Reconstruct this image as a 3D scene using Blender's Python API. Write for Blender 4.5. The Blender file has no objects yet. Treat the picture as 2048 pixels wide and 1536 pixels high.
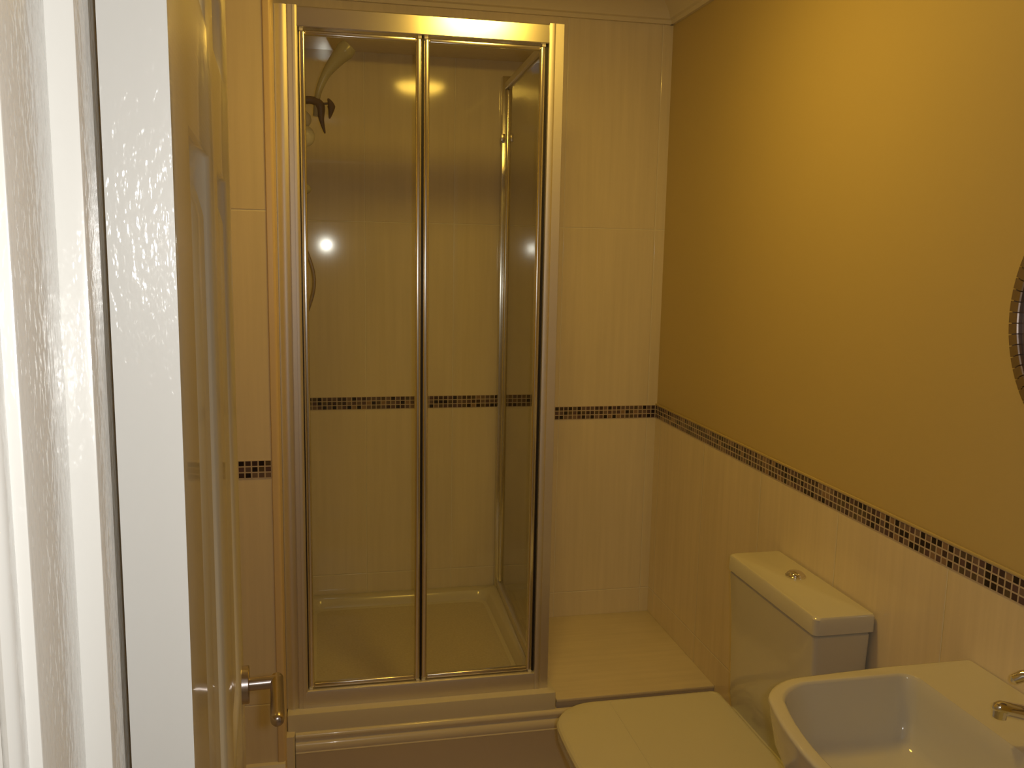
import bpy, bmesh, math, random
from mathutils import Vector, Matrix

# ------------------------------------------------------------------ camera, world, lights, exposure
sc = bpy.context.scene
C = sc.collection
yaw, pitch, roll = [math.radians(a) for a in (12.1012, 8.5476, 1.0853)]
Fv = Vector((math.sin(yaw)*math.cos(pitch), math.cos(yaw)*math.cos(pitch), -math.sin(pitch)))
Rv = Vector((math.cos(yaw), -math.sin(yaw), 0)); Uv = Rv.cross(Fv)
R2 = Rv*math.cos(roll)+Uv*math.sin(roll); U2 = -Rv*math.sin(roll)+Uv*math.cos(roll)
cam = bpy.data.cameras.new('camera'); camo = bpy.data.objects.new('camera', cam); C.objects.link(camo)
cam.sensor_width = 36; cam.lens = 1783.73/2048*36; cam.clip_start = 0.02
M = Matrix((R2, U2, -Fv)).transposed().to_4x4(); M.translation = Vector((0, 0, 1.6))
camo.matrix_world = M
sc.camera = camo

w = bpy.data.worlds.new('world'); sc.world = w; w.use_nodes = True
w.node_tree.nodes['Background'].inputs[0].default_value = (1, .8, .55, 1)
w.node_tree.nodes['Background'].inputs[1].default_value = .01

vs = sc.view_settings
vs.view_transform = 'Standard'; vs.look = 'None'; vs.gamma = 1; vs.use_curve_mapping = False
vs.exposure = 0.0

LAMP_COLOR = (1.0, .61, .085)
LAMP_STRENGTH = 45.0
fl = bpy.data.lights.new('camera_flash', 'POINT'); fl.energy = 8.0; fl.color = (1, .98, .93); fl.shadow_soft_size = .013
flo = bpy.data.objects.new('camera_flash', fl); flo.location = (.034, -.01, 1.610); C.objects.link(flo)

# ------------------------------------------------------------------ dimensions
XR, YW, YF, YI, YS = 1.18, 3.006, 2.4355, 3.285, 2.316
XS, XFL, XFR = -.132, -.111, .649
XA = .79                      # reveal of the shower alcove
ZCEIL, ZC = 2.46, 2.366
XH, YH, XRF = -.6, -1.3, 1.6

# ------------------------------------------------------------------ materials
def nt(name):
    m = bpy.data.materials.new(name); m.use_nodes = True
    return m, m.node_tree.nodes, m.node_tree.links, m.node_tree.nodes['Principled BSDF']

def mat(name, col, rough=.5, metal=0., bump=0., bscale=60., coat=0., spec=.5, emis=None, bstretch=(1, 1, 1), var=0.):
    m, n, l, p = nt(name)
    p.inputs['Base Color'].default_value = (*col, 1); p.inputs['Roughness'].default_value = rough
    p.inputs['Metallic'].default_value = metal; p.inputs['Coat Weight'].default_value = coat
    p.inputs['Coat Roughness'].default_value = .05
    p.inputs['Specular IOR Level'].default_value = spec
    if emis:
        p.inputs['Emission Color'].default_value = (*emis[0], 1); p.inputs['Emission Strength'].default_value = emis[1]
    if bump or var:
        g = n.new('ShaderNodeNewGeometry'); mp = n.new('ShaderNodeMapping'); mp.inputs['Scale'].default_value = bstretch
        l.new(g.outputs['Position'], mp.inputs['Vector'])
        t = n.new('ShaderNodeTexNoise'); t.inputs['Scale'].default_value = bscale; t.inputs['Detail'].default_value = 3
        l.new(mp.outputs['Vector'], t.inputs['Vector'])
    if bump:
        b = n.new('ShaderNodeBump'); b.inputs['Strength'].default_value = bump; b.inputs['Distance'].default_value = .001
        l.new(t.outputs['Fac'], b.inputs['Height']); l.new(b.outputs['Normal'], p.inputs['Normal'])
        if coat: l.new(b.outputs['Normal'], p.inputs['Coat Normal'])
    if var:
        r = n.new('ShaderNodeMix'); r.data_type = 'RGBA'
        r.inputs['A'].default_value = (*[c*(1-var) for c in col], 1); r.inputs['B'].default_value = (*[min(1, c*(1+var)) for c in col], 1)
        l.new(t.outputs['Fac'], r.inputs['Factor']); l.new(r.outputs['Result'], p.inputs['Base Color'])
    return m

def mathn(n, l, op, a, b=None, c=None):
    k = n.new('ShaderNodeMath'); k.operation = op
    for i, v in enumerate((a, b, c)):
        if v is None: continue
        if isinstance(v, (int, float)): k.inputs[i].default_value = v
        else: l.new(v, k.inputs[i])
    return k.outputs[0]

def tile_mat(name, axis, us, zs, base=(.86, .785, .655), width=.0013, grain=True, hax=None):
    """cream tiles with fine vertical grain; thin grout joints at given positions"""
    m, n, l, p = nt(name)
    g = n.new('ShaderNodeNewGeometry'); s = n.new('ShaderNodeSeparateXYZ'); l.new(g.outputs['Position'], s.inputs[0])
    u = s.outputs[axis]; v = s.outputs[hax or 'Z']
    d = None
    for src, lst in ((u, us), (v, zs)):
        for x in lst:
            k = mathn(n, l, 'ABSOLUTE', mathn(n, l, 'SUBTRACT', src, x))
            d = k if d is None else mathn(n, l, 'MINIMUM', d, k)
    mp = n.new('ShaderNodeMapping')
    mp.inputs['Scale'].default_value = (1, 1, .045) if hax is None else (.045, 1, 1)
    l.new(g.outputs['Position'], mp.inputs['Vector'])
    t = n.new('ShaderNodeTexNoise'); t.inputs['Scale'].default_value = 48; t.inputs['Detail'].default_value = 6; t.inputs['Roughness'].default_value = .6
    l.new(mp.outputs['Vector'], t.inputs['Vector'])
    t2 = n.new('ShaderNodeTexNoise'); t2.inputs['Scale'].default_value = 5; t2.inputs['Detail'].default_value = 2
    mp2 = n.new('ShaderNodeMapping'); mp2.inputs['Scale'].default_value = (1, 1, .3); l.new(g.outputs['Position'], mp2.inputs['Vector']); l.new(mp2.outputs['Vector'], t2.inputs['Vector'])
    f = mathn(n, l, 'ADD', mathn(n, l, 'MULTIPLY', t.outputs['Fac'], .5), mathn(n, l, 'MULTIPLY', t2.outputs['Fac'], .5))
    cr = n.new('ShaderNodeValToRGB'); l.new(f, cr.inputs[0])
    cr.color_ramp.elements[0].position = .36; cr.color_ramp.elements[0].color = (*[c*.93 for c in base], 1)
    cr.color_ramp.elements[1].position = .66; cr.color_ramp.elements[1].color = (*[min(1, c*1.05) for c in base], 1)
    if d is not None:
        j = mathn(n, l, 'LESS_THAN', d, width)
        mx = n.new('ShaderNodeMix'); mx.data_type = 'RGBA'; l.new(j, mx.inputs['Factor']); l.new(cr.outputs['Color'], mx.inputs['A'])
        mx.inputs['B'].default_value = (.92, .88, .80, 1); l.new(mx.outputs['Result'], p.inputs['Base Color'])
        h = n.new('ShaderNodeMapRange'); h.interpolation_type = 'SMOOTHSTEP'; l.new(d, h.inputs['Value'])
        h.inputs['From Min'].default_value = .0004; h.inputs['From Max'].default_value = .0030
        b = n.new('ShaderNodeBump'); b.inputs['Distance'].default_value = .0012; b.inputs['Strength'].default_value = .8
        l.new(h.outputs[0], b.inputs['Height']); l.new(b.outputs['Normal'], p.inputs['Normal'])
    else:
        l.new(cr.outputs['Color'], p.inputs['Base Color'])
    p.inputs['Roughness'].default_value = .085 if hax is None else .35
    p.inputs['Specular IOR Level'].default_value = .42
    return m

def mosaic_mat(name, axis, u0, z0, pu, pv, soft=.10):
    """small glass mosaic squares in mixed dark purples, browns and near-black, pale grout"""
    m, n, l, p = nt(name)
    g = n.new('ShaderNodeNewGeometry'); s = n.new('ShaderNodeSeparateXYZ'); l.new(g.outputs['Position'], s.inputs[0])
    U = mathn(n, l, 'DIVIDE', mathn(n, l, 'SUBTRACT', s.outputs[axis], u0), pu)
    V = mathn(n, l, 'DIVIDE', mathn(n, l, 'SUBTRACT', s.outputs['Z'], z0), pv)
    cu = n.new('ShaderNodeCombineXYZ'); l.new(mathn(n, l, 'FLOOR', U), cu.inputs[0]); l.new(mathn(n, l, 'FLOOR', V), cu.inputs[1]); cu.inputs[2].default_value = 3.3
    wn = n.new('ShaderNodeTexWhiteNoise'); l.new(cu.outputs[0], wn.inputs['Vector'])
    cr = n.new('ShaderNodeValToRGB'); cr.color_ramp.interpolation = 'CONSTANT'; l.new(wn.outputs['Value'], cr.inputs[0])
    cols = [(.0, (.025, .018, .02)), (.22, (.07, .045, .055)), (.40, (.13, .08, .10)), (.55, (.16, .115, .125)), (.68, (.12, .09, .07)), (.80, (.22, .155, .145)), (.93, (.30, .20, .15))]
    e = cr.color_ramp.elements
    e[0].position, e[0].color = cols[0][0], (*cols[0][1], 1); e[1].position, e[1].color = cols[1][0], (*cols[1][1], 1)
    for q, c in cols[2:]:
        k = e.new(q); k.color = (*c, 1)
    du = mathn(n, l, 'SUBTRACT', .5, mathn(n, l, 'ABSOLUTE', mathn(n, l, 'SUBTRACT', mathn(n, l, 'FRACT', U), .5)))
    dv = mathn(n, l, 'SUBTRACT', .5, mathn(n, l, 'ABSOLUTE', mathn(n, l, 'SUBTRACT', mathn(n, l, 'FRACT', V), .5)))
    d = mathn(n, l, 'MINIMUM', du, dv); j = mathn(n, l, 'LESS_THAN', d, soft)
    mx = n.new('ShaderNodeMix'); mx.data_type = 'RGBA'; l.new(j, mx.inputs['Factor']); l.new(cr.outputs['Color'], mx.inputs['A'])
    mx.inputs['B'].default_value = (.58, .49, .42, 1); l.new(mx.outputs['Result'], p.inputs['Base Color'])
    l.new(mathn(n, l, 'MULTIPLY_ADD', j, .5, .15), p.inputs['Roughness'])
    b = n.new('ShaderNodeBump'); b.inputs['Distance'].default_value = .001; b.inputs['Strength'].default_value = .6; l.new(mathn(n, l, 'MINIMUM', d, .2), b.inputs['Height']); l.new(b.outputs['Normal'], p.inputs['Normal'])
    return m

def glass_mat(name, tint=(.97, .975, .95)):
    m = bpy.data.materials.new(name); m.use_nodes = True; n = m.node_tree.nodes; l = m.node_tree.links
    n.remove(n['Principled BSDF']); out = n['Material Output']
    tr = n.new('ShaderNodeBsdfTransparent'); tr.inputs[0].default_value = (*tint, 1)
    gl = n.new('ShaderNodeBsdfGlossy'); gl.inputs['Roughness'].default_value = .02
    fr = n.new('ShaderNodeFresnel'); fr.inputs[0].default_value = 1.45
    g = n.new('ShaderNodeNewGeometry')
    k = mathn(n, l, 'MULTIPLY', fr.outputs[0], mathn(n, l, 'SUBTRACT', 1, g.outputs['Backfacing']))
    mx = n.new('ShaderNodeMixShader'); l.new(k, mx.inputs[0]); l.new(tr.outputs[0], mx.inputs[1]); l.new(gl.outputs[0], mx.inputs[2])
    l.new(mx.outputs[0], out.inputs[0])
    return m

M_paint = mat('cream_wall_paint', (.64, .52, .25), .55, bump=.08, bscale=140)
M_hall = mat('hall_wall_paint', (.60, .52, .40), .6, bump=.05)
M_ceil = mat('ceiling_white_paint', (.80, .77, .70), .7, bump=.05)
M_coving = mat('coving_white_paint', (.80, .74, .62), .5, bump=.04)
M_gloss = mat('white_gloss_paint', (.82, .81, .78), .30, bump=.08, bscale=150, bstretch=(1, 1, .40), coat=1.0)
n_ = M_gloss.node_tree.nodes; p_ = n_['Principled BSDF']; p_.inputs['Coat Roughness'].default_value = .15
b2 = n_.new('ShaderNodeBump'); b2.inputs['Strength'].default_value = 1.0; b2.inputs['Distance'].default_value = .0013
t2_ = n_.new('ShaderNodeTexNoise'); t2_.inputs['Scale'].default_value = 210; t2_.inputs['Detail'].default_value = 2
m2_ = n_.new('ShaderNodeMapping'); m2_.inputs['Scale'].default_value = (1, 1, .4); g2_ = n_.new('ShaderNodeNewGeometry')
k_ = M_gloss.node_tree.links; k_.new(g2_.outputs['Position'], m2_.inputs['Vector']); k_.new(m2_.outputs['Vector'], t2_.inputs['Vector']); k_.new(t2_.outputs['Fac'], b2.inputs['Height']); k_.new(b2.outputs['Normal'], p_.inputs['Coat Normal'])
M_gloss_b = mat('white_gloss_skirting', (.82, .76, .66), .25, bump=.10, bscale=60, coat=.4)
M_plinth = mat('plinth_board_paint', (.70, .62, .52), .35, bump=.05)
M_cer = mat('white_ceramic', (.73, .71, .63), .08, coat=.3)
M_tray = mat('white_acrylic_tray', (.74, .70, .62), .16)
M_trayfloor = mat('textured_tray_floor', (.68, .62, .52), .28, bump=1.0, bscale=150, var=.18)
M_seat = mat('white_plastic_seat', (.70, .68, .59), .22)
M_chrome = mat('polished_chrome', (.80, .78, .76), .08, 1)
M_hdr = mat('brushed_aluminium_header', (.80, .77, .72), .235, 1)
M_alu = mat('satin_aluminium', (.80, .77, .75), .50, 1, bump=.02, bscale=200, bstretch=(1, 1, .02))
M_alu_b = mat('polished_aluminium', (.80, .78, .75), .20, 1)
M_steel = mat('brushed_steel', (.50, .44, .42), .26, 1, bump=.03, bscale=300)
M_black = mat('black_rubber_seal', (.015, .012, .012), .5)
M_white_pl = mat('white_plastic', (.80, .78, .72), .25)
M_dark_pl = mat('dark_grey_plastic', (.20, .15, .14), .4)
M_clear = mat('translucent_pale_plastic', (.46, .44, .37), .25)
M_corner = mat('tan_tile_edge_trim', (.82, .65, .42), .35)
M_mirror = mat('mirror_glass', (.9, .9, .9), .02, 1)
M_glass = glass_mat('shower_glass')
M_floor = tile_mat('floor_tiles', 'X', [-.3+.33*i for i in range(7)], [-1.2+.33*i for i in range(15)], base=(.55, .44, .33), hax='Y')
M_lamp = mat('opal_lamp_glass', (.9, .8, .6), .3, emis=(LAMP_COLOR, LAMP_STRENGTH))
M_outer = tile_mat('outer_wall_tile', 'X', [1.147, .815], [1.679, .364])
M_inner = tile_mat('alcove_wall_tile', 'X', [.154, .476, -.168], [1.690, .375])
M_striptile = tile_mat('left_wall_tile', 'X', [-.46], [1.685, .385], base=(.86, .77, .62))
M_righttile = tile_mat('right_wall_tile', 'Y', [2.958-.379*i for i in range(7)], [.364], base=(.88, .775, .60))
M_ledge = tile_mat('ledge_tile', 'X', [], [], base=(.82, .74, .60), hax='Y')

# ------------------------------------------------------------------ mesh helpers
def finish(name, bm, m, parent=None, smooth=True, angle=35):
    me = bpy.data.meshes.new(name); bmesh.ops.recalc_face_normals(bm, faces=bm.faces); bm.to_mesh(me); bm.free()
    if smooth:
        for p in me.polygons: p.use_smooth = True
        me.set_sharp_from_angle(angle=math.radians(angle))
    me.materials.append(m)
    o = bpy.data.objects.new(name, me); C.objects.link(o)
    if parent:
        o.parent = parent
        q = parent; off = Vector((0, 0, 0))
        while q: off += q.location; q = q.parent
        for v in me.vertices: v.co -= off
    return o

def box(bm, x0, x1, y0, y1, z0, z1, bev=0., seg=2):
    r = bmesh.ops.create_cube(bm, size=1)
    for v in r['verts']:
        v.co = Vector((x0+(v.co.x+.5)*(x1-x0), y0+(v.co.y+.5)*(y1-y0), z0+(v.co.z+.5)*(z1-z0)))
    if bev:
        es = list({e for v in r['verts'] for e in v.link_edges})
        bmesh.ops.bevel(bm, geom=es, offset=bev, segments=seg, affect='EDGES', profile=.5)
    return bm

def boxo(name, b, m, parent=None, bev=0., seg=2):
    return finish(name, box(bmesh.new(), *b, bev=bev, seg=seg), m, parent)

def prism(bm, pts, axis, a, b):
    """extrude a closed 2D outline along an axis ('X': pts=(y,z); 'Y': (x,z); 'Z': (x,y))"""
    def P(p, t): return {'X': (t, p[0], p[1]), 'Y': (p[0], t, p[1]), 'Z': (p[0], p[1], t)}[axis]
    v0 = [bm.verts.new(P(p, a)) for p in pts]; v1 = [bm.verts.new(P(p, b)) for p in pts]
    n = len(pts)
    for i in range(n): bm.faces.new((v0[i], v0[(i+1) % n], v1[(i+1) % n], v1[i]))
    bm.faces.new(v0[::-1]); bm.faces.new(v1)
    return bm

def prismo(name, pts, axis, a, b, m, parent=None, angle=35):
    return finish(name, prism(bmesh.new(), pts, axis, a, b), m, parent, angle=angle)

def loft(bm, rings, cap0=True, cap1=True):
    vv = [[bm.verts.new(p) for p in r] for r in rings]; n = len(rings[0])
    for a, b in zip(vv, vv[1:]):
        for i in range(n): bm.faces.new((a[i], a[(i+1) % n], b[(i+1) % n], b[i]))
    if cap0: bm.faces.new(vv[0][::-1])
    if cap1: bm.faces.new(vv[-1])
    return bm

def tube(bm, path, rad, n=16, caps=True):
    path = [Vector(p) for p in path]; rings = []
    rads = rad if isinstance(rad, (list, tuple)) else [rad]*len(path)
    up = None
    for i, p in enumerate(path):
        t = (path[min(i+1, len(path)-1)]-path[max(i-1, 0)]).normalized()
        if up is None:
            up = t.orthogonal().normalized()
        up = (up-t*up.dot(t)).normalized(); s = t.cross(up)
        rings.append([p+(up*math.cos(2*math.pi*k/n)+s*math.sin(2*math.pi*k/n))*rads[i] for k in range(n)])
    return loft(bm, rings, caps, caps)

def curve(pts, rads, k=6):
    """smooth a path with its radii"""
    P = [Vector(p) for p in pts]; o = []; q = []
    for i in range(len(P)-1):
        a, b, c, d = P[max(i-1, 0)], P[i], P[i+1], P[min(i+2, len(P)-1)]
        for j in range(k):
            t = j/k; o.append(.5*(2*b+(c-a)*t+(2*a-5*b+4*c-d)*t*t+(3*b-3*c+d-a)*t**3)); q.append(rads[i]+(rads[i+1]-rads[i])*t)
    return o+[P[-1]], q+[rads[-1]]

def lathe(bm, c, axis, prof, n=32):
    """prof: (radius, height along axis)"""
    c = Vector(c); axis = Vector(axis).normalized(); u = axis.orthogonal().normalized(); s = axis.cross(u)
    rings = [[c+axis*h+(u*math.cos(2*math.pi*k/n)+s*math.sin(2*math.pi*k/n))*max(r, .0002) for k in range(n)] for r, h in prof]
    return loft(bm, rings)

def ball(bm, c, r, sc_=(1, 1, 1)):
    q = bmesh.ops.create_uvsphere(bm, u_segments=24, v_segments=14, radius=r)
    for v in q['verts']: v.co = Vector((v.co.x*sc_[0]+c[0], v.co.y*sc_[1]+c[1], v.co.z*sc_[2]+c[2]))
    return bm

def rrect(x0, x1, y0, y1, rs, z, n=8, bulge=0.):
    """rounded rectangle, rs = radii at (x0,y0),(x1,y0),(x1,y1),(x0,y1); bulge pushes the x0 side outwards"""
    out = []
    cs = [(x0, y0, 1, 1, 180), (x1, y0, -1, 1, 270), (x1, y1, -1, -1, 0), (x0, y1, 1, -1, 90)]
    for (cx, cy, sx, sy, a0), r in zip(cs, rs):
        for k in range(n+1):
            a = math.radians(a0+90*k/n)
            out.append(Vector((cx+sx*r+math.cos(a)*r, cy+sy*r+math.sin(a)*r, z)))
    res = []
    for i, p in enumerate(out):
        res.append(p)
        q = out[(i+1) % len(out)]
        if i % (n+1) == n:          # subdivide the four straight sides
            m_ = 10
            for k in range(1, m_): res.append(p.lerp(q, k/m_))
    if bulge:
        yc, hy = (y0+y1)/2, (y1-y0)/2
        for p in res:
            wgt = max(0, 1-(p.x-x0)/(.5*(x1-x0)))
            p.x -= bulge*wgt*(1-((p.y-yc)/hy)**2)
    return res

def tag(o, label=None, cat=None, group=None, kind=None):
    if label: o['label'] = label
    if cat: o['category'] = cat
    if group: o['group'] = group
    if kind: o['kind'] = kind
    return o

def thing(name, label, cat, loc):
    o = bpy.data.objects.new(name, None); C.objects.link(o); o.location = loc; o.empty_display_size = .05
    return tag(o, label, cat)

def struct(o, label):
    return tag(o, label, kind='structure')

def sbox(name, b, m, label, bev=0.):
    return struct(boxo(name, b, m, bev=bev), label)

# ------------------------------------------------------------------ room shell
sbox('floor', (XH, XRF+.1, YH, 3.4, -.1, 0), M_floor, 'tan tiled floor in front of the shower')
sbox('ceiling', (XH-.1, XRF+.1, YH-.1, 3.4, ZCEIL, ZCEIL+.1), M_ceil, 'white painted ceiling')
ZMB, ZMT = 1.008, 1.0545
# right wall: tiled below, painted above
wr = thing('wall_right', 'right wall, cream paint above beige tiles', 'wall', (XR, 1.7, 0)); del wr['category']; wr['kind'] = 'structure'
boxo('tiled_lower_part', (XR, XR+.1, .50, YW+.1, 0, ZMT), M_righttile, wr)
boxo('painted_upper_part', (XR+.0035, XR+.1, .50, YW+.1, ZMT, ZCEIL), M_paint, wr)
# back wall right of the shower, with the alcove's right reveal and its lintel
wb = struct(boxo('wall_back', (XA, XR+.1, YW, YI+.1, 0, ZCEIL), M_outer), 'back wall of beige tiles between shower and right wall')
struct(boxo('wall_shower_alcove', (XFL-.1, XA, YI, YI+.1, 0, ZCEIL), M_inner), 'tiled back wall of the shower alcove seen through the glass')
sbox('wall_above_alcove', (XFL-.1, XA, YW, YI, 2.272, ZCEIL), M_outer, 'lowered lintel over the shower alcove')
sbox('wall_shower_left', (XFL-.1, XFL, YF+.045, YI, 0, ZCEIL), M_inner, 'tiled left side wall inside the shower')
sbox('wall_left', (XH+.2-.1, XH+.2, .50, YS, 0, ZCEIL), M_paint, 'left wall behind the open door')
sbox('wall_beside_shower', (XH+.1, XS, YS, YS+.1, 0, ZCEIL), M_striptile, 'narrow strip of tan wall tiles between open door and shower')
sbox('wall_shower_cheek', (XFL-.1, XFL, YS+.1, YF+.045, 0, ZCEIL), M_striptile, 'end of the tiled strip beside the shower')
# front wall with the door opening
sbox('wall_front', (.68, XRF, .39, .50, 0, ZCEIL), M_paint, 'wall right of the doorway')
sbox('wall_over_door', (-.119, .68, .39, .50, 2.03, ZCEIL), M_paint, 'wall above the doorway')
sbox('wall_front_left', (XH, -.147, .392, .515, 0, ZCEIL), M_paint, 'wall left of the doorway behind the white casing')
sbox('wall_hall_left', (XH-.1, XH, YH, .39, 0, ZCEIL), M_hall, 'left wall of the hall')
sbox('wall_hall_right', (XRF, XRF+.1, YH, .39, 0, ZCEIL), M_hall, 'right wall of the hall')
sbox('wall_hall_back', (XH, XRF, YH-.1, YH, 0, ZCEIL), M_hall, 'far wall of the hall behind the camera')

# mosaic bands
struct(boxo('trim_1', (XS-.083, XS, YS-.0015, YS, ZMB, ZMT), mosaic_mat('mosaic_left', 'X', XS-.083, ZMB, .0166, .0155)), 'short band of dark glass mosaic on the tiled strip beside the door')
struct(boxo('trim_2', (XFL, XA, YI-.0015, YI, ZMB, ZMT), mosaic_mat('mosaic_alcove', 'X', XFL, ZMB, .0178, .0155, .09)), 'band of dark mosaic behind the shower glass')
struct(boxo('trim_3', (XA, XR, YW-.0015, YW, ZMB, ZMT), mosaic_mat('mosaic_back', 'X', .8005, ZMB, .01635, .0155)), 'band of dark mosaic on the back wall right of the shower')
struct(boxo('trim_4', (XR-.0015, XR, .50, YW-.0015, ZMB, ZMT), mosaic_mat('mosaic_right', 'Y', YW, ZMB, .0166, .0155)), 'long band of dark mosaic along the right wall under the paint')
struct(boxo('trim_5', (XR-.0035, XR, .50, YW, ZMT, ZMT+.006), M_paint, bev=.001), 'painted lip above the mosaic on the right wall')
# coving
cov = [(0, 0), (-.012, 0), (-.014, .012), (-.022, .016), (-.026, .030), (-.040, .046), (-.058, .060), (-.066, .064), (-.070, .076), (-.090, .082), (-.092, .094), (0, .094)]
struct(prismo('trim_6', [(YW+a, ZC+b) for a, b in cov], 'X', XFL-.1, XR, M_coving), 'cream moulded coving along the top of the back wall')
struct(prismo('trim_7', [(XR+.0035+a, ZC+b) for a, b in cov], 'Y', .50, YW, M_coving), 'cream moulded coving along the top of the right wall')

# corner trim between the tiled strip and the shower frame
def arc(cx, cy, r, a0, a1, n=8): return [(cx+r*math.cos(math.radians(a0+(a1-a0)*k/n)), cy+r*math.sin(math.radians(a0+(a1-a0)*k/n))) for k in range(n+1)]
struct(prismo('trim_8', [(XS, YS+.1), (XS, YS)]+[(XS+.002, YS-.003)]+arc(XFL-.008, YS+.005, .008, -90, 0)+[(XFL, YS+.1)], 'Z', 0, ZCEIL, M_corner), 'tan rounded tile trim beside the left shower post')

# boxed tiled ledge right of the tray
lg = struct(boxo('trim_9', (.672, XR, 2.412, YW, .262, .272), M_ledge, bev=.003), 'tiled top of the low ledge between the shower and the right wall')
boxo('ledge_riser', (.672, XR, 2.418, YW, 0, .262), M_plinth, lg)
boxo('ledge_under_alcove', (.672, XA, YW, YI, .0, .272), M_ledge, lg)
# plinth board and skirting
TZ = .246
struct(boxo('trim_10', (XFL+.002, .672, 2.409, 2.44, 0, TZ-.001), M_plinth), 'board under the shower tray')
sk = [(2.409, 0), (2.391, 0), (2.391, TZ-.058), (2.3885, TZ-.055), (2.391, TZ-.052), (2.389, TZ-.046), (2.3895, TZ-.036), (2.394, TZ-.028), (2.399, TZ-.024), (2.3985, TZ-.019), (2.394, TZ-.014), (2.394, TZ-.008), (2.398, TZ-.002), (2.402, TZ), (2.409, TZ)]
struct(prismo('trim_11', sk, 'X', -.088, XR, M_gloss_b, angle=50), 'moulded skirting board along the shower plinth')
sv = [(-.111, 2.375), (-.094, 2.375), (-.0895, 2.380), (-.0885, 2.409), (-.111, 2.409)]
struct(prismo('trim_12', sv, 'Z', 0, TZ+.004, M_gloss_b), 'upright end block of the plinth skirting beside the tiled strip')
struct(prismo('trim_13', [(YS-a, z) for a, z in ((0, 0), (.018, 0), (.018, .185), (.014, .195), (.016, .203), (.010, .214), (0, .217))], 'X', XH+.2, -.112, M_gloss_b), 'skirting board along the foot of the tiled strip')

# ------------------------------------------------------------------ door casing (lining, stop, architrave)
fr = thing('trim_14', 'white gloss door casing at the left edge', 'frame', (-.119, .45, 0)); del fr['category']; fr['kind'] = 'structure'
boxo('lining', (-.147, -.119, .386, .520, 0, 2.03), M_gloss, fr, bev=.0012)
boxo('door_stop', (-.1215, -.1065, .450, .4775, 0, 2.018), M_gloss, fr, bev=.0012)
ar = [(-.1245, .386), (-.1247, .381), (-.1262, .378), (-.129, .3765), (-.1318, .378), (-.1322, .3795), (-.1345, .380), (-.138, .377), (-.150, .372), (-.166, .370), (-.182, .371), (-.190, .375), (-.192, .386)]
prismo('architrave', ar, 'Z', 0, 2.09, M_gloss, fr, angle=50)
boxo('lining_head', (-.119, .68, .386, .520, 2.0, 2.03), M_gloss, fr)
boxo('lining_right', (.652, .68, .386, .520, 0, 2.0), M_gloss, fr)
boxo('architrave_back', (-.192, -.1187, .5205, .558, 0, 2.09), M_gloss, fr)

# ------------------------------------------------------------------ open panel door with lever handle
ang = math.atan2(.041, .762)
dr = thing('door_1', 'open white six panel door with a steel lever handle', 'door', (-.0785, .525, 0)); del dr['category']; dr['kind'] = 'structure'
dr.rotation_euler = (0, 0, ang)
# local: y runs along the leaf from the hinge edge, x=0 is the visible face, x=-.035 the back face
LW, LH, LT = .762, 1.981, .035
def local(o, bm=None): return o
def fin_local(name, bm, m, parent, angle=35):
    me_o = finish(name, bm, m, None, angle=angle); me_o.parent = parent; return me_o
M_doorgrain = None
m, n, l, p = nt('white_grained_door_paint')
p.inputs['Base Color'].default_value = (.72, .66, .52, 1); p.inputs['Roughness'].default_value = .32; p.inputs['Coat Weight'].default_value = .3
tc = n.new('ShaderNodeTexCoord'); mp = n.new('ShaderNodeMapping'); mp.inputs['Scale'].default_value = (1, 1, 30); l.new(tc.outputs['Object'], mp.inputs['Vector'])
wv = n.new('ShaderNodeTexWave'); wv.wave_type = 'BANDS'; wv.bands_direction = 'Z'; wv.inputs['Scale'].default_value = 2.6; wv.inputs['Distortion'].default_value = 3; wv.inputs['Detail'].default_value = 2
l.new(mp.outputs['Vector'], wv.inputs['Vector']); b = n.new('ShaderNodeBump'); b.inputs['Strength'].default_value = .07; b.inputs['Distance'].default_value = .001
sz = n.new('ShaderNodeSeparateXYZ'); l.new(tc.outputs['Object'], sz.inputs[0])
rail = mathn(n, l, 'LESS_THAN', mathn(n, l, 'ABSOLUTE', mathn(n, l, 'SUBTRACT', sz.outputs['Z'], 1.7335)), .0565)
l.new(mathn(n, l, 'MULTIPLY', wv.outputs['Fac'], rail), b.inputs['Height']); l.new(b.outputs['Normal'], p.inputs['Normal']); l.new(b.outputs['Normal'], p.inputs['Coat Normal'])
M_doorgrain = m
cols = [(.11, .325), (.435, .65)]
rows = [(.21, .80), (1.0, 1.677), (1.79, 1.885)]
bm = bmesh.new()
ys = [0, .11, .325, .435, .65, LW]; zs = [.006, .21, .80, 1.0, 1.677, 1.79, 1.885, LH]
grid = {}
def V(x, y, z):
    k = (round(x, 5), round(y, 5), round(z, 5))
    if k not in grid: grid[k] = bm.verts.new(k)
    return grid[k]
for side in (0, -LT):
    sg = 1 if side == 0 else -1
    for i in range(5):
        for j in range(7):
            y0, y1, z0, z1 = ys[i], ys[i+1], zs[j], zs[j+1]
            if i in (1, 3) and j in (1, 3, 5):
                # moulded recess: ovolo down, flat, raised field
                steps = [(0, 0), (.003, .004), (.010, .010), (.018, .0125), (.026, .0125), (.034, .009), (.050, .004), (.054, .003)]
                if z1-z0 < .1: steps = steps[:5]
                prev = None
                for off, dep in steps:
                    r = [V(side-sg*dep, y0+off, z0+off), V(side-sg*dep, y1-off, z0+off), V(side-sg*dep, y1-off, z1-off), V(side-sg*dep, y0+off, z1-off)]
                    if prev:
                        for k in range(4): bm.faces.new((prev[k], prev[(k+1) % 4], r[(k+1) % 4], r[k]))
                    prev = r
                bm.faces.new(prev)
            else:
                bm.faces.new((V(side, y0, z0), V(side, y1, z0), V(side, y1, z1), V(side, y0, z1)))
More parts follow.
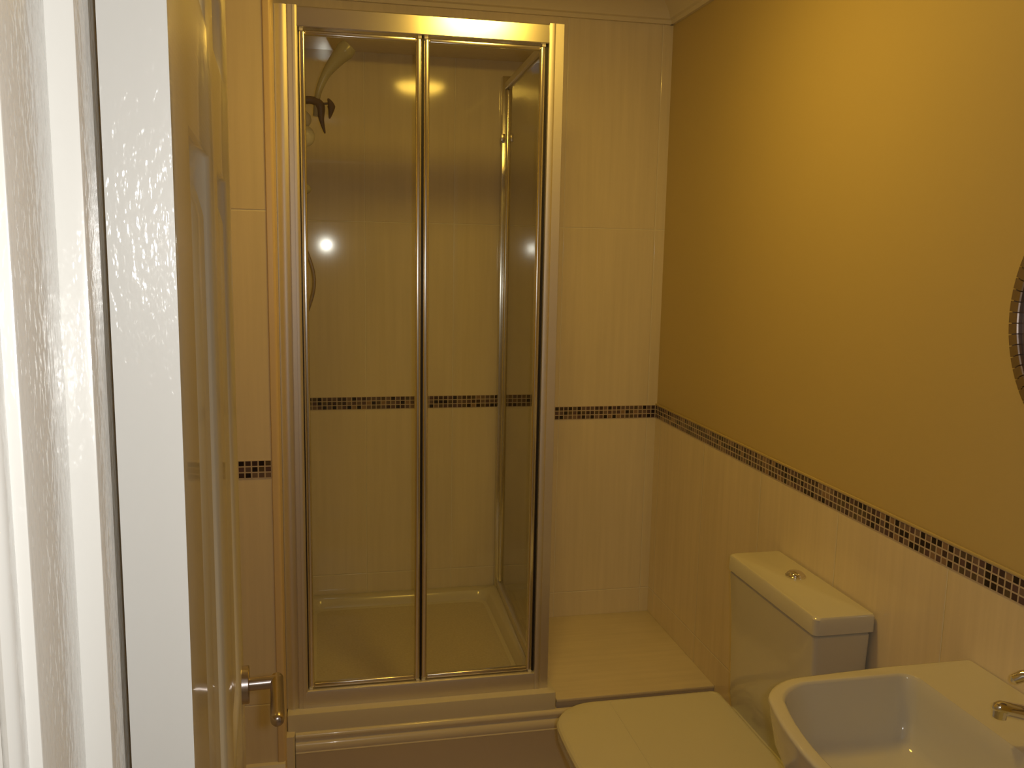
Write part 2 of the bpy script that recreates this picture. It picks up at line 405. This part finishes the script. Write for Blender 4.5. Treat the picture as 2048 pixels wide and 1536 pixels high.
def strip(pts):
    for a, c in zip(pts, pts[1:]):
        bm.faces.new((V(0, *a), V(0, *c), V(-LT, *c), V(-LT, *a)))
strip([(0, z) for z in zs]); strip([(LW, z) for z in zs]); strip([(y, zs[0]) for y in ys]); strip([(y, LH) for y in ys])
leaf = fin_local('door_leaf', bm, M_doorgrain, dr, angle=60)
leaf.data.materials.append(M_gloss)
for f in leaf.data.polygons:
    if abs(f.normal.y) > .9 and f.center.y < .001: f.material_index = 1
# lever handle at z .988, 62 mm from the free edge
HY, HZ = .700, .990
hd = bpy.data.objects.new('door_handle', None); C.objects.link(hd); hd.parent = dr; hd.location = (0, HY, HZ); tag(hd, label='brushed steel lever handle near the free edge')
bm = lathe(bmesh.new(), (0, 0, 0), (1, 0, 0), [(.026, .0), (.026, .0085), (.0252, .0098), (.0, .0100)], 48); o = fin_local('rose', bm, M_steel, hd, angle=30)
bm = bmesh.new()
tube(bm, [(.008, 0, 0), (.040, 0, 0), (.047, 0, 0), (.0515, -.0015, 0)], [.0093, .0093, .0093, .0088], 24)
tube(bm, [(.047, .0095, 0), (.047, .009, 0), (.047, -.03, 0), (.047, -.100, 0), (.047, -.108, 0), (.047, -.112, 0), (.047, -.114, 0)], [.006, .0093, .0093, .0093, .0088, .0070, .0035], 24)
o = fin_local('lever', bm, M_steel, hd, angle=40)

# ------------------------------------------------------------------ shower tray
ZT_ = .300
tr_ = thing('shower_tray', 'low white shower tray inside the glass enclosure', 'shower tray', (.28, 2.85, TZ))
bm = bmesh.new()
X0, X1, Y0, Y1 = XFL+.001, .668, 2.404, YI-.002
loft(bm, [rrect(X0, X1, Y0, Y1, (.006,)*4, TZ), rrect(X0, X1, Y0, Y1, (.006,)*4, ZT_-.004), rrect(X0+.0012, X1-.0012, Y0+.0012, Y1-.0012, (.006,)*4, ZT_-.001), rrect(X0+.004, X1-.004, Y0+.004, Y1-.004, (.006,)*4, ZT_),
          rrect(X0+.048, X1-.05, Y0+.085, Y1-.045, (.04,)*4, ZT_), rrect(X0+.054, X1-.056, Y0+.09, Y1-.05, (.04,)*4, ZT_-.004), rrect(X0+.066, X1-.068, Y0+.10, Y1-.062, (.04,)*4, ZT_-.030), rrect(X0+.078, X1-.08, Y0+.112, Y1-.075, (.035,)*4, ZT_-.034)], True, False)
finish('tray_rim', bm, M_tray, tr_)
bm = bmesh.new(); bm.faces.new([bm.verts.new(v) for v in rrect(X0+.078, X1-.08, Y0+.112, Y1-.075, (.035,)*4, ZT_-.034)]); 
ret = bmesh.ops.extrude_face_region(bm, geom=list(bm.faces))
for v in [g for g in ret['geom'] if isinstance(g, bmesh.types.BMVert)]: v.co.z -= .005
finish('tray_floor', bm, M_trayfloor, tr_)
bm = lathe(bmesh.new(), (.28, 2.62, ZT_-.034), (0, 0, 1), [(.045, 0), (.045, .003), (.040, .006), (.0, .008)], 40); o = finish('waste_cover', bm, M_chrome, tr_); tag(o, label='round chrome waste cover')

# ------------------------------------------------------------------ shower enclosure
ZB0, ZTOP = ZT_, 2.203
en = thing('shower_enclosure', 'tall aluminium framed glass shower enclosure with a folding front door', 'shower enclosure', (.27, YF, ZB0))
# posts: ridged profiles
PL = [(-.111, 2.478)]+[(-.111, 2.4420), (-.1105, 2.4395)]+[(-.108+.030*k/10, 2.4395-.0055*math.sin(math.pi*k/10)) for k in range(0, 11)] + \
     [(-.0775, 2.4370), (-.0765, 2.4355), (-.0655, 2.4355), (-.0650, 2.4335), (-.0600, 2.4335), (-.0540, 2.4350), (-.0520, 2.4380), (-.0520, 2.478)]
prismo('wall_post', PL, 'Z', ZB0, ZTOP, M_alu, en, angle=50)
PR = [(.649, 2.478), (.649, 2.4375), (.648, 2.4360), (.6245, 2.4360), (.6240, 2.4350), (.6225, 2.4340), (.6200, 2.4335), (.6100, 2.4335), (.6075, 2.4345), (.6070, 2.4380), (.6070, 2.478)]
prismo('corner_post', PR, 'Z', ZB0, ZTOP, M_alu, en, angle=50)
HD = [(2.476, 2.150), (2.4385, 2.150), (2.4360, 2.1508), (2.4348, 2.153), (2.4372, 2.1985), (2.4380, 2.2005), (2.4405, 2.2015), (2.476, 2.2015)]
prismo('header', HD, 'X', -.0600, .6085, M_hdr, en, angle=12)
BR = [(2.476, ZB0), (2.4345, ZB0), (2.4340, ZB0+.004), (2.4340, ZB0+.044), (2.4355, ZB0+.050), (2.440, ZB0+.052), (2.476, ZB0+.052)]
prismo('bottom_rail', BR, 'X', -.0645, .6070, M_alu, en, angle=50)
# folding leaves
def leaf_(x0, x1, seal_left):
    lf = bpy.data.objects.new('folding_leaf', None); C.objects.link(lf); lf.parent = en; lf.location = Vector(((x0+x1)/2, 2.452, ZB0+.056))-en.location
    z0, z1 = ZB0+.056, 2.146
    for a, b_ in ((x0, x0+.0155), (x1-.0155, x1)):
        boxo('leaf_stile', (a, b_, 2.4435, 2.462, z0, z1), M_alu_b, lf, bev=.0055, seg=5)
    for a, b_ in ((z0, z0+.012), (z1-.012, z1)):
        boxo('leaf_rail', (x0+.015, x1-.015, 2.4455, 2.460, a, b_), M_alu_b, lf, bev=.003, seg=3)
    boxo('glass_pane', (x0+.0152, x1-.0152, 2.451, 2.456, z0+.0115, z1-.0115), M_glass, lf)
    for xx in (x0+.006, x1-.006):
        for zz in (z0-.003, z1+.001):
            h_ = boxo('pivot_block', (xx-.005, xx+.005, 2.441, 2.458, zz-.004, zz+.004), M_white_pl, lf, bev=.001); tag(h_, label='small white pivot block')
leaf_(-.0500, .2655, 0); leaf_(.2705, .6005, 1)
for xx, ww in ((.2680, .0022), (-.0510, .0009), (.6037, .0028)):
    s_ = boxo('rubber_seal', (xx-ww, xx+ww, 2.449, 2.460, ZB0+.053, 2.149), M_black, en); tag(s_, label='black rubber seal strip')
# return side panel running back to the alcove wall
sp = bpy.data.objects.new('side_panel', None); C.objects.link(sp); sp.parent = en; sp.location = Vector((.64, 2.87, ZB0))-en.location
def skew(bm, y0=2.478, y1=YI, dx=.030):   # panel leans slightly outward towards the back, as in the photo
    for v in bm.verts: v.co.x += dx*(v.co.y-y0)/(y1-y0)
    return bm
def sko(name, b_, m_, bev=0., seg=2): return finish(name, skew(box(bmesh.new(), *b_, bev=bev, seg=seg)), m_, sp)
sko('glass_pane', (.632, .637, 2.500, YI-.035, ZB0+.028, 2.170), M_glass)
sko('panel_rail', (.622, .646, 2.478, YI-.020, 2.170, 2.192), M_alu, .003)
sko('panel_rail', (.622, .646, 2.478, YI-.020, ZB0+.0005, ZB0+.030), M_alu, .003)
sko('panel_stile', (.624, .644, 2.478, 2.506, ZB0+.030, 2.166), M_alu_b, .005, 4)
sko('panel_stile', (.626, .6425, YI-.058, YI-.032, ZB0+.030, 2.166), M_alu_b, .005, 4)
sko('wall_profile', (.614, .648, YI-.032, YI-.001, ZB0+.0005, 2.215), M_alu_b, .003)
ck = sko('panel_clip', (.6095, .6245, YI-.045, YI-.030, 1.985, 2.012), M_steel, .002); tag(ck, label='small screw clip on the rear profile')

# ------------------------------------------------------------------ shower riser set on the left inner wall
ss = thing('shower_set', 'white hand shower with hose at the left inside the shower glass', 'shower', (XFL, 2.9, 1.4))
tube_b = bmesh.new(); tube(tube_b, [(-.072, 2.9, 1.30), (-.072, 2.9, 2.12)], .010, 16); finish('riser_rail', tube_b, M_chrome, ss)
for z in (1.33, 2.09):
    b_ = lathe(bmesh.new(), (XFL, 2.9, z), (1, 0, 0), [(.022, 0), (.022, .006), (.012, .010), (.012, .045)], 24); finish('rail_bracket', b_, M_chrome, ss)
b_ = bmesh.new(); ball(b_, (-.043, 2.88, 1.932), .030, (.95, .9, 1.05)); o = finish('slider_knob', b_, M_white_pl, ss); tag(o, label='round pale slider knob')
b_ = bmesh.new(); ball(b_, (-.050, 2.89, 1.983), .026); o = finish('slider_cap', b_, M_white_pl, ss)
b_ = bmesh.new()
for pts_, rd_ in (([(-.055, 2.9, 2.040), (-.020, 2.90, 2.042), (.002, 2.9, 2.026), (.006, 2.9, 1.985), (.016, 2.9, 1.945)], [.012, .012, .015, .008, .002]),
                  ([(.026, 2.90, 2.050), (.036, 2.9, 2.026), (.030, 2.9, 1.990)], [.002, .012, .002]),
                  ([(-.02, 2.90, 2.048), (.006, 2.9, 2.034), (.030, 2.9, 2.036)], [.003, .004, .003])):
    tube(b_, *curve(pts_, rd_), 16)
o = finish('handset_holder', b_, M_dark_pl, ss); tag(o, label='dark forked handset holder')
b_ = bmesh.new(); tube(b_, *curve([(-.012, 2.9, 1.995), (-.004, 2.9, 2.06), (.018, 2.895, 2.115), (.050, 2.89, 2.160), (.078, 2.885, 2.190), (.092, 2.883, 2.206)], [.008, .009, .013, .021, .028, .024]), 24)
o = finish('handset', b_, M_clear, ss); tag(o, label='pale flared hand shower head')
b_ = bmesh.new(); pts = []
for k in range(25):
    t = k/24; pts.append((-.050+.027*math.sin(math.pi*t)**1.2, 2.9, 1.60-.22*t+.0))
tube(b_, [(-.060, 2.9, 1.72)]+pts+[(-.065, 2.9, 1.34)], .006, 10); o = finish('hose', b_, M_steel, ss); tag(o, label='thin dark hose hanging in an arc')
b_ = bmesh.new(); tube(b_, [(-.055, 2.9, 1.93), (-.046, 2.9, 1.86), (-.060, 2.9, 1.72)], .006, 10)
finish('hose_upper_run', b_, M_steel, ss)
b_ = bmesh.new(); ball(b_, (-.048, 2.9, 1.775), .020, (1, 1, .8)); finish('hose_guide', b_, M_clear, ss)

# ------------------------------------------------------------------ toilet
TY = 1.857
to = thing('toilet', 'white close coupled toilet with a square lid, against the right wall', 'toilet', (.85, TY, 0))
def pan_ring(xf, xb, hw, z, rf=.09, bl=.01): return rrect(xf+.007, xb, TY-hw, TY+hw, (rf, .02, .02, rf), z, bulge=bl)
bm = bmesh.new()
loft(bm, [pan_ring(.72, 1.10, .105, 0, .06), pan_ring(.72, 1.10, .105, .04, .06), pan_ring(.70, 1.11, .110, .15, .06), pan_ring(.64, 1.13, .135, .28, .09), pan_ring(.585, 1.15, .165, .37, .10), pan_ring(.562, 1.16, .178, .405, .105), pan_ring(.558, 1.16, .180, .414, .105), pan_ring(.566, 1.155, .174, .418, .10), pan_ring(.60, .98, .14, .418, .10), pan_ring(.62, .96, .12, .36, .10), pan_ring(.68, .90, .07, .26, .06)], True, True)
finish('pan', bm, M_cer, to)
bm = bmesh.new()
loft(bm, [pan_ring(.552, 1.008, .188, .4185, .105), pan_ring(.549, 1.010, .190, .4225, .108), pan_ring(.549, 1.010, .190, .431, .108), pan_ring(.553, 1.008, .187, .434, .105)])
finish('seat', bm, M_seat, to)
bm = bmesh.new()
loft(bm, [pan_ring(.553, 1.008, .191, .4365, .105), pan_ring(.548, 1.011, .195, .440, .108), pan_ring(.547, 1.011, .196, .452, .110), pan_ring(.551, 1.010, .193, .4565, .106), pan_ring(.558, 1.006, .186, .4592, .10), pan_ring(.700, 1.002, .182, .4600, .006, 0), pan_ring(.7012, 1.001, .181, .4588, .006, 0), pan_ring(.7025, 1.000, .180, .4600, .006, 0)])
finish('lid', bm, M_seat, to, angle=20)
for s in (-.085, .085):
    b_ = bmesh.new(); tube(b_, [(1.019, TY+s-.025, .432), (1.019, TY+s+.025, .432)], .010, 16); h_ = finish('hinge', b_, M_chrome, to); tag(h_, label='chrome seat hinge')
bm = bmesh.new()
def cis(x0, y0, y1, z, x1=1.168, r=.012): return rrect(x0, x1, y0, y1, (r, .006, .006, r), z, 5)
loft(bm, [cis(1.050, 1.664, 2.052, .414), cis(1.046, 1.660, 2.056, .45), cis(1.040, 1.655, 2.061, .66), cis(1.033, 1.648, 2.068, .779), cis(1.038, 1.653, 2.063, .7825)])
finish('cistern', bm, M_cer, to)
bm = bmesh.new()
loft(bm, [cis(1.034, 1.649, 2.067, .7845, 1.172), cis(1.030, 1.645, 2.071, .787, 1.176), cis(1.030, 1.645, 2.071, .822, 1.176, .014), cis(1.033, 1.648, 2.068, .8265, 1.174, .014), cis(1.038, 1.653, 2.063, .828, 1.170, .012)])
ld = finish('cistern_lid', bm, M_cer, to)
b_ = lathe(bmesh.new(), (1.118, 1.885, .828), (0, 0, 1), [(.0245, 0), (.0245, .003), (.0225, .005), (.0215, .0045), (.021, .007), (.017, .011), (.009, .014), (.0, .015)], 32)
o = finish('flush_button', b_, M_chrome, ld); tag(o, label='round domed chrome flush button')

# ------------------------------------------------------------------ wash basin
BY = 1.100; ZR = .857
ba = thing('wash_basin', 'white rectangular wash basin with rounded front corners, fixed to the right wall', 'basin', (.94, BY, 0))
def btap(ps):
    for p in ps: p.y = BY+(p.y-BY)*(1-.055*max(0, min(1, (1.0-p.x)/.25)))
    return ps
def outr(i, z, r=.066, bl=.050, back=1.178, hw=.266): return btap(rrect(.752+i, back, BY-hw+i, BY+hw-i, (r, .008, .008, r), z, bulge=bl))
def innr(i, z, r=.055, bl=.050, xb=1.036, k=0): return rrect(.776+i, xb-k, BY-.234+i, BY+.234-i, (r, .028, .028, r), z, bulge=bl)
bm = bmesh.new()
loft(bm, [outr(.10, .690, .05, back=1.175), outr(.065, .700, .06, back=1.176), outr(.030, .735, .07), outr(.012, .78), outr(.004, .83), outr(.002, .846), outr(0, .852), outr(.002, .8558), outr(.006, ZR),
          innr(-.004, ZR), innr(-.001, ZR-.0015), innr(.002, ZR-.006, k=.003), innr(.006, .830, k=.008), innr(.014, .780, k=.012), innr(.026, .748, k=.020), innr(.048, .733, k=.032), innr(.090, .729, .04, k=.060), innr(.15, .727, .03, k=.10)], True, True)
bo = finish('bowl', bm, M_cer, ba, angle=60); wn_ = bo.modifiers.new('weighted_normals', 'WEIGHTED_NORMAL'); wn_.keep_sharp = True; wn_.weight = 80
b_ = lathe(bmesh.new(), (.89, BY, .7265), (0, 0, 1), [(.030, 0), (.030, .003), (.024, .005), (.020, .002), (.0, .004)], 32); o = finish('waste', b_, M_chrome, ba); tag(o, label='round chrome basin waste')
bm = bmesh.new()
loft(bm, [rrect(.92, 1.17, BY-.09, BY+.09, (.07, .01, .01, .07), 0), rrect(.93, 1.17, BY-.08, BY+.08, (.07, .01, .01, .07), .35), rrect(.90, 1.17, BY-.10, BY+.10, (.08, .01, .01, .08), .688)])
finish('pedestal', bm, M_cer, ba)

# ------------------------------------------------------------------ basin tap
tp = thing('basin_tap', 'chrome mixer tap standing on the back of the wash basin', 'tap', (1.105, 1.085, ZR))
b_ = lathe(bmesh.new(), (1.105, 1.085, ZR), (0, 0, 1), [(.027, 0), (.027, .004), (.023, .008), (.022, .030), (.022, .075), (.023, .080), (.0225, .092), (.018, .100), (.0, .104)], 32); finish('body', b_, M_chrome, tp)
b_ = bmesh.new(); tube(b_, [(1.100, 1.087, ZR+.038), (1.060, 1.094, ZR+.048), (1.030, 1.099, ZR+.055), (1.016, 1.102, ZR+.058), (1.010, 1.103, ZR+.058), (1.0065, 1.1035, ZR+.0575)], [.015, .0125, .0118, .0110, .0080, .003], 20)
tube(b_, [(1.018, 1.101, ZR+.055), (1.017, 1.101, ZR+.042)], [.0105, .0100], 20)
finish('spout', b_, M_chrome, tp)
b_ = bmesh.new(); tube(b_, [(1.105, 1.085, ZR+.098), (1.085, 1.102, ZR+.104), (1.066, 1.117, ZR+.098), (1.058, 1.123, ZR+.090), (1.056, 1.125, ZR+.086)], [.012, .010, .0095, .0085, .004], 18); finish('lever', b_, M_chrome, tp)

# ------------------------------------------------------------------ round mirror on the right wall
RM = .250; MC = (XR+.0035, 1.091, 1.510)
mi = thing('wall_mirror', 'round mirror with a segmented silver rim on the right wall', 'mirror', (XR, MC[1], MC[2]-RM))
b_ = lathe(bmesh.new(), MC, (-1, 0, 0), [(RM-.03, 0), (RM-.03, .008), (0, .008)], 96); finish('mirror_glass', b_, M_mirror, mi)
NS = 78
bm = bmesh.new()
for ring, (r0, r1, h0, h1) in enumerate(((RM-.013, RM, .0, .014), (RM-.026, RM-.014, .004, .018))):
    for k in range(NS):
        a0 = 2*math.pi*(k+.05)/NS; a1 = 2*math.pi*(k+.95)/NS
        vs_ = []
        for h, ra, rb in ((h0, r0, r1), (h1-.002, r0, r1), (h1, r0+.0015, r1-.0015)):
            for a in (a0, a1):
                for r in (ra, rb):
                    vs_.append(bm.verts.new((MC[0]-h, MC[1]+r*math.cos(a), MC[2]+r*math.sin(a))))
        q = vs_
        for a_, c_ in ((0, 4), (4, 8)):
            for e in ((0, 1), (1, 3), (3, 2), (2, 0)):
                bm.faces.new((q[a_+e[0]], q[a_+e[1]], q[c_+e[1]], q[c_+e[0]]))
        bm.faces.new((q[8], q[9], q[11], q[10]))
finish('segmented_rim', bm, M_steel, mi, angle=20)
b_ = lathe(bmesh.new(), MC, (-1, 0, 0), [(RM-.0275, 0), (RM-.0025, 0), (RM-.0025, .009), (RM-.0275, .009)], 96); finish('rim_backing', b_, M_dark_pl, mi)

# ------------------------------------------------------------------ ceiling light (its reflection shows in header, tiles and chrome)
cl = thing('ceiling_light', 'round flush ceiling light with a warm opal dome, in front of the shower', 'ceiling light', (.50, 1.87, ZCEIL))
b_ = lathe(bmesh.new(), (.50, 1.87, ZCEIL), (0, 0, -1), [(.135, 0), (.135, .044), (.128, .048), (.120, .044)], 48); finish('base_ring', b_, M_white_pl, cl)
b_ = lathe(bmesh.new(), (.50, 1.87, ZCEIL-.044), (0, 0, -1), [(.1195, 0), (.117, .006), (.110, .014), (.092, .024), (.062, .031), (.030, .034), (.0, .035)], 40); finish('opal_dome', b_, M_lamp, cl)
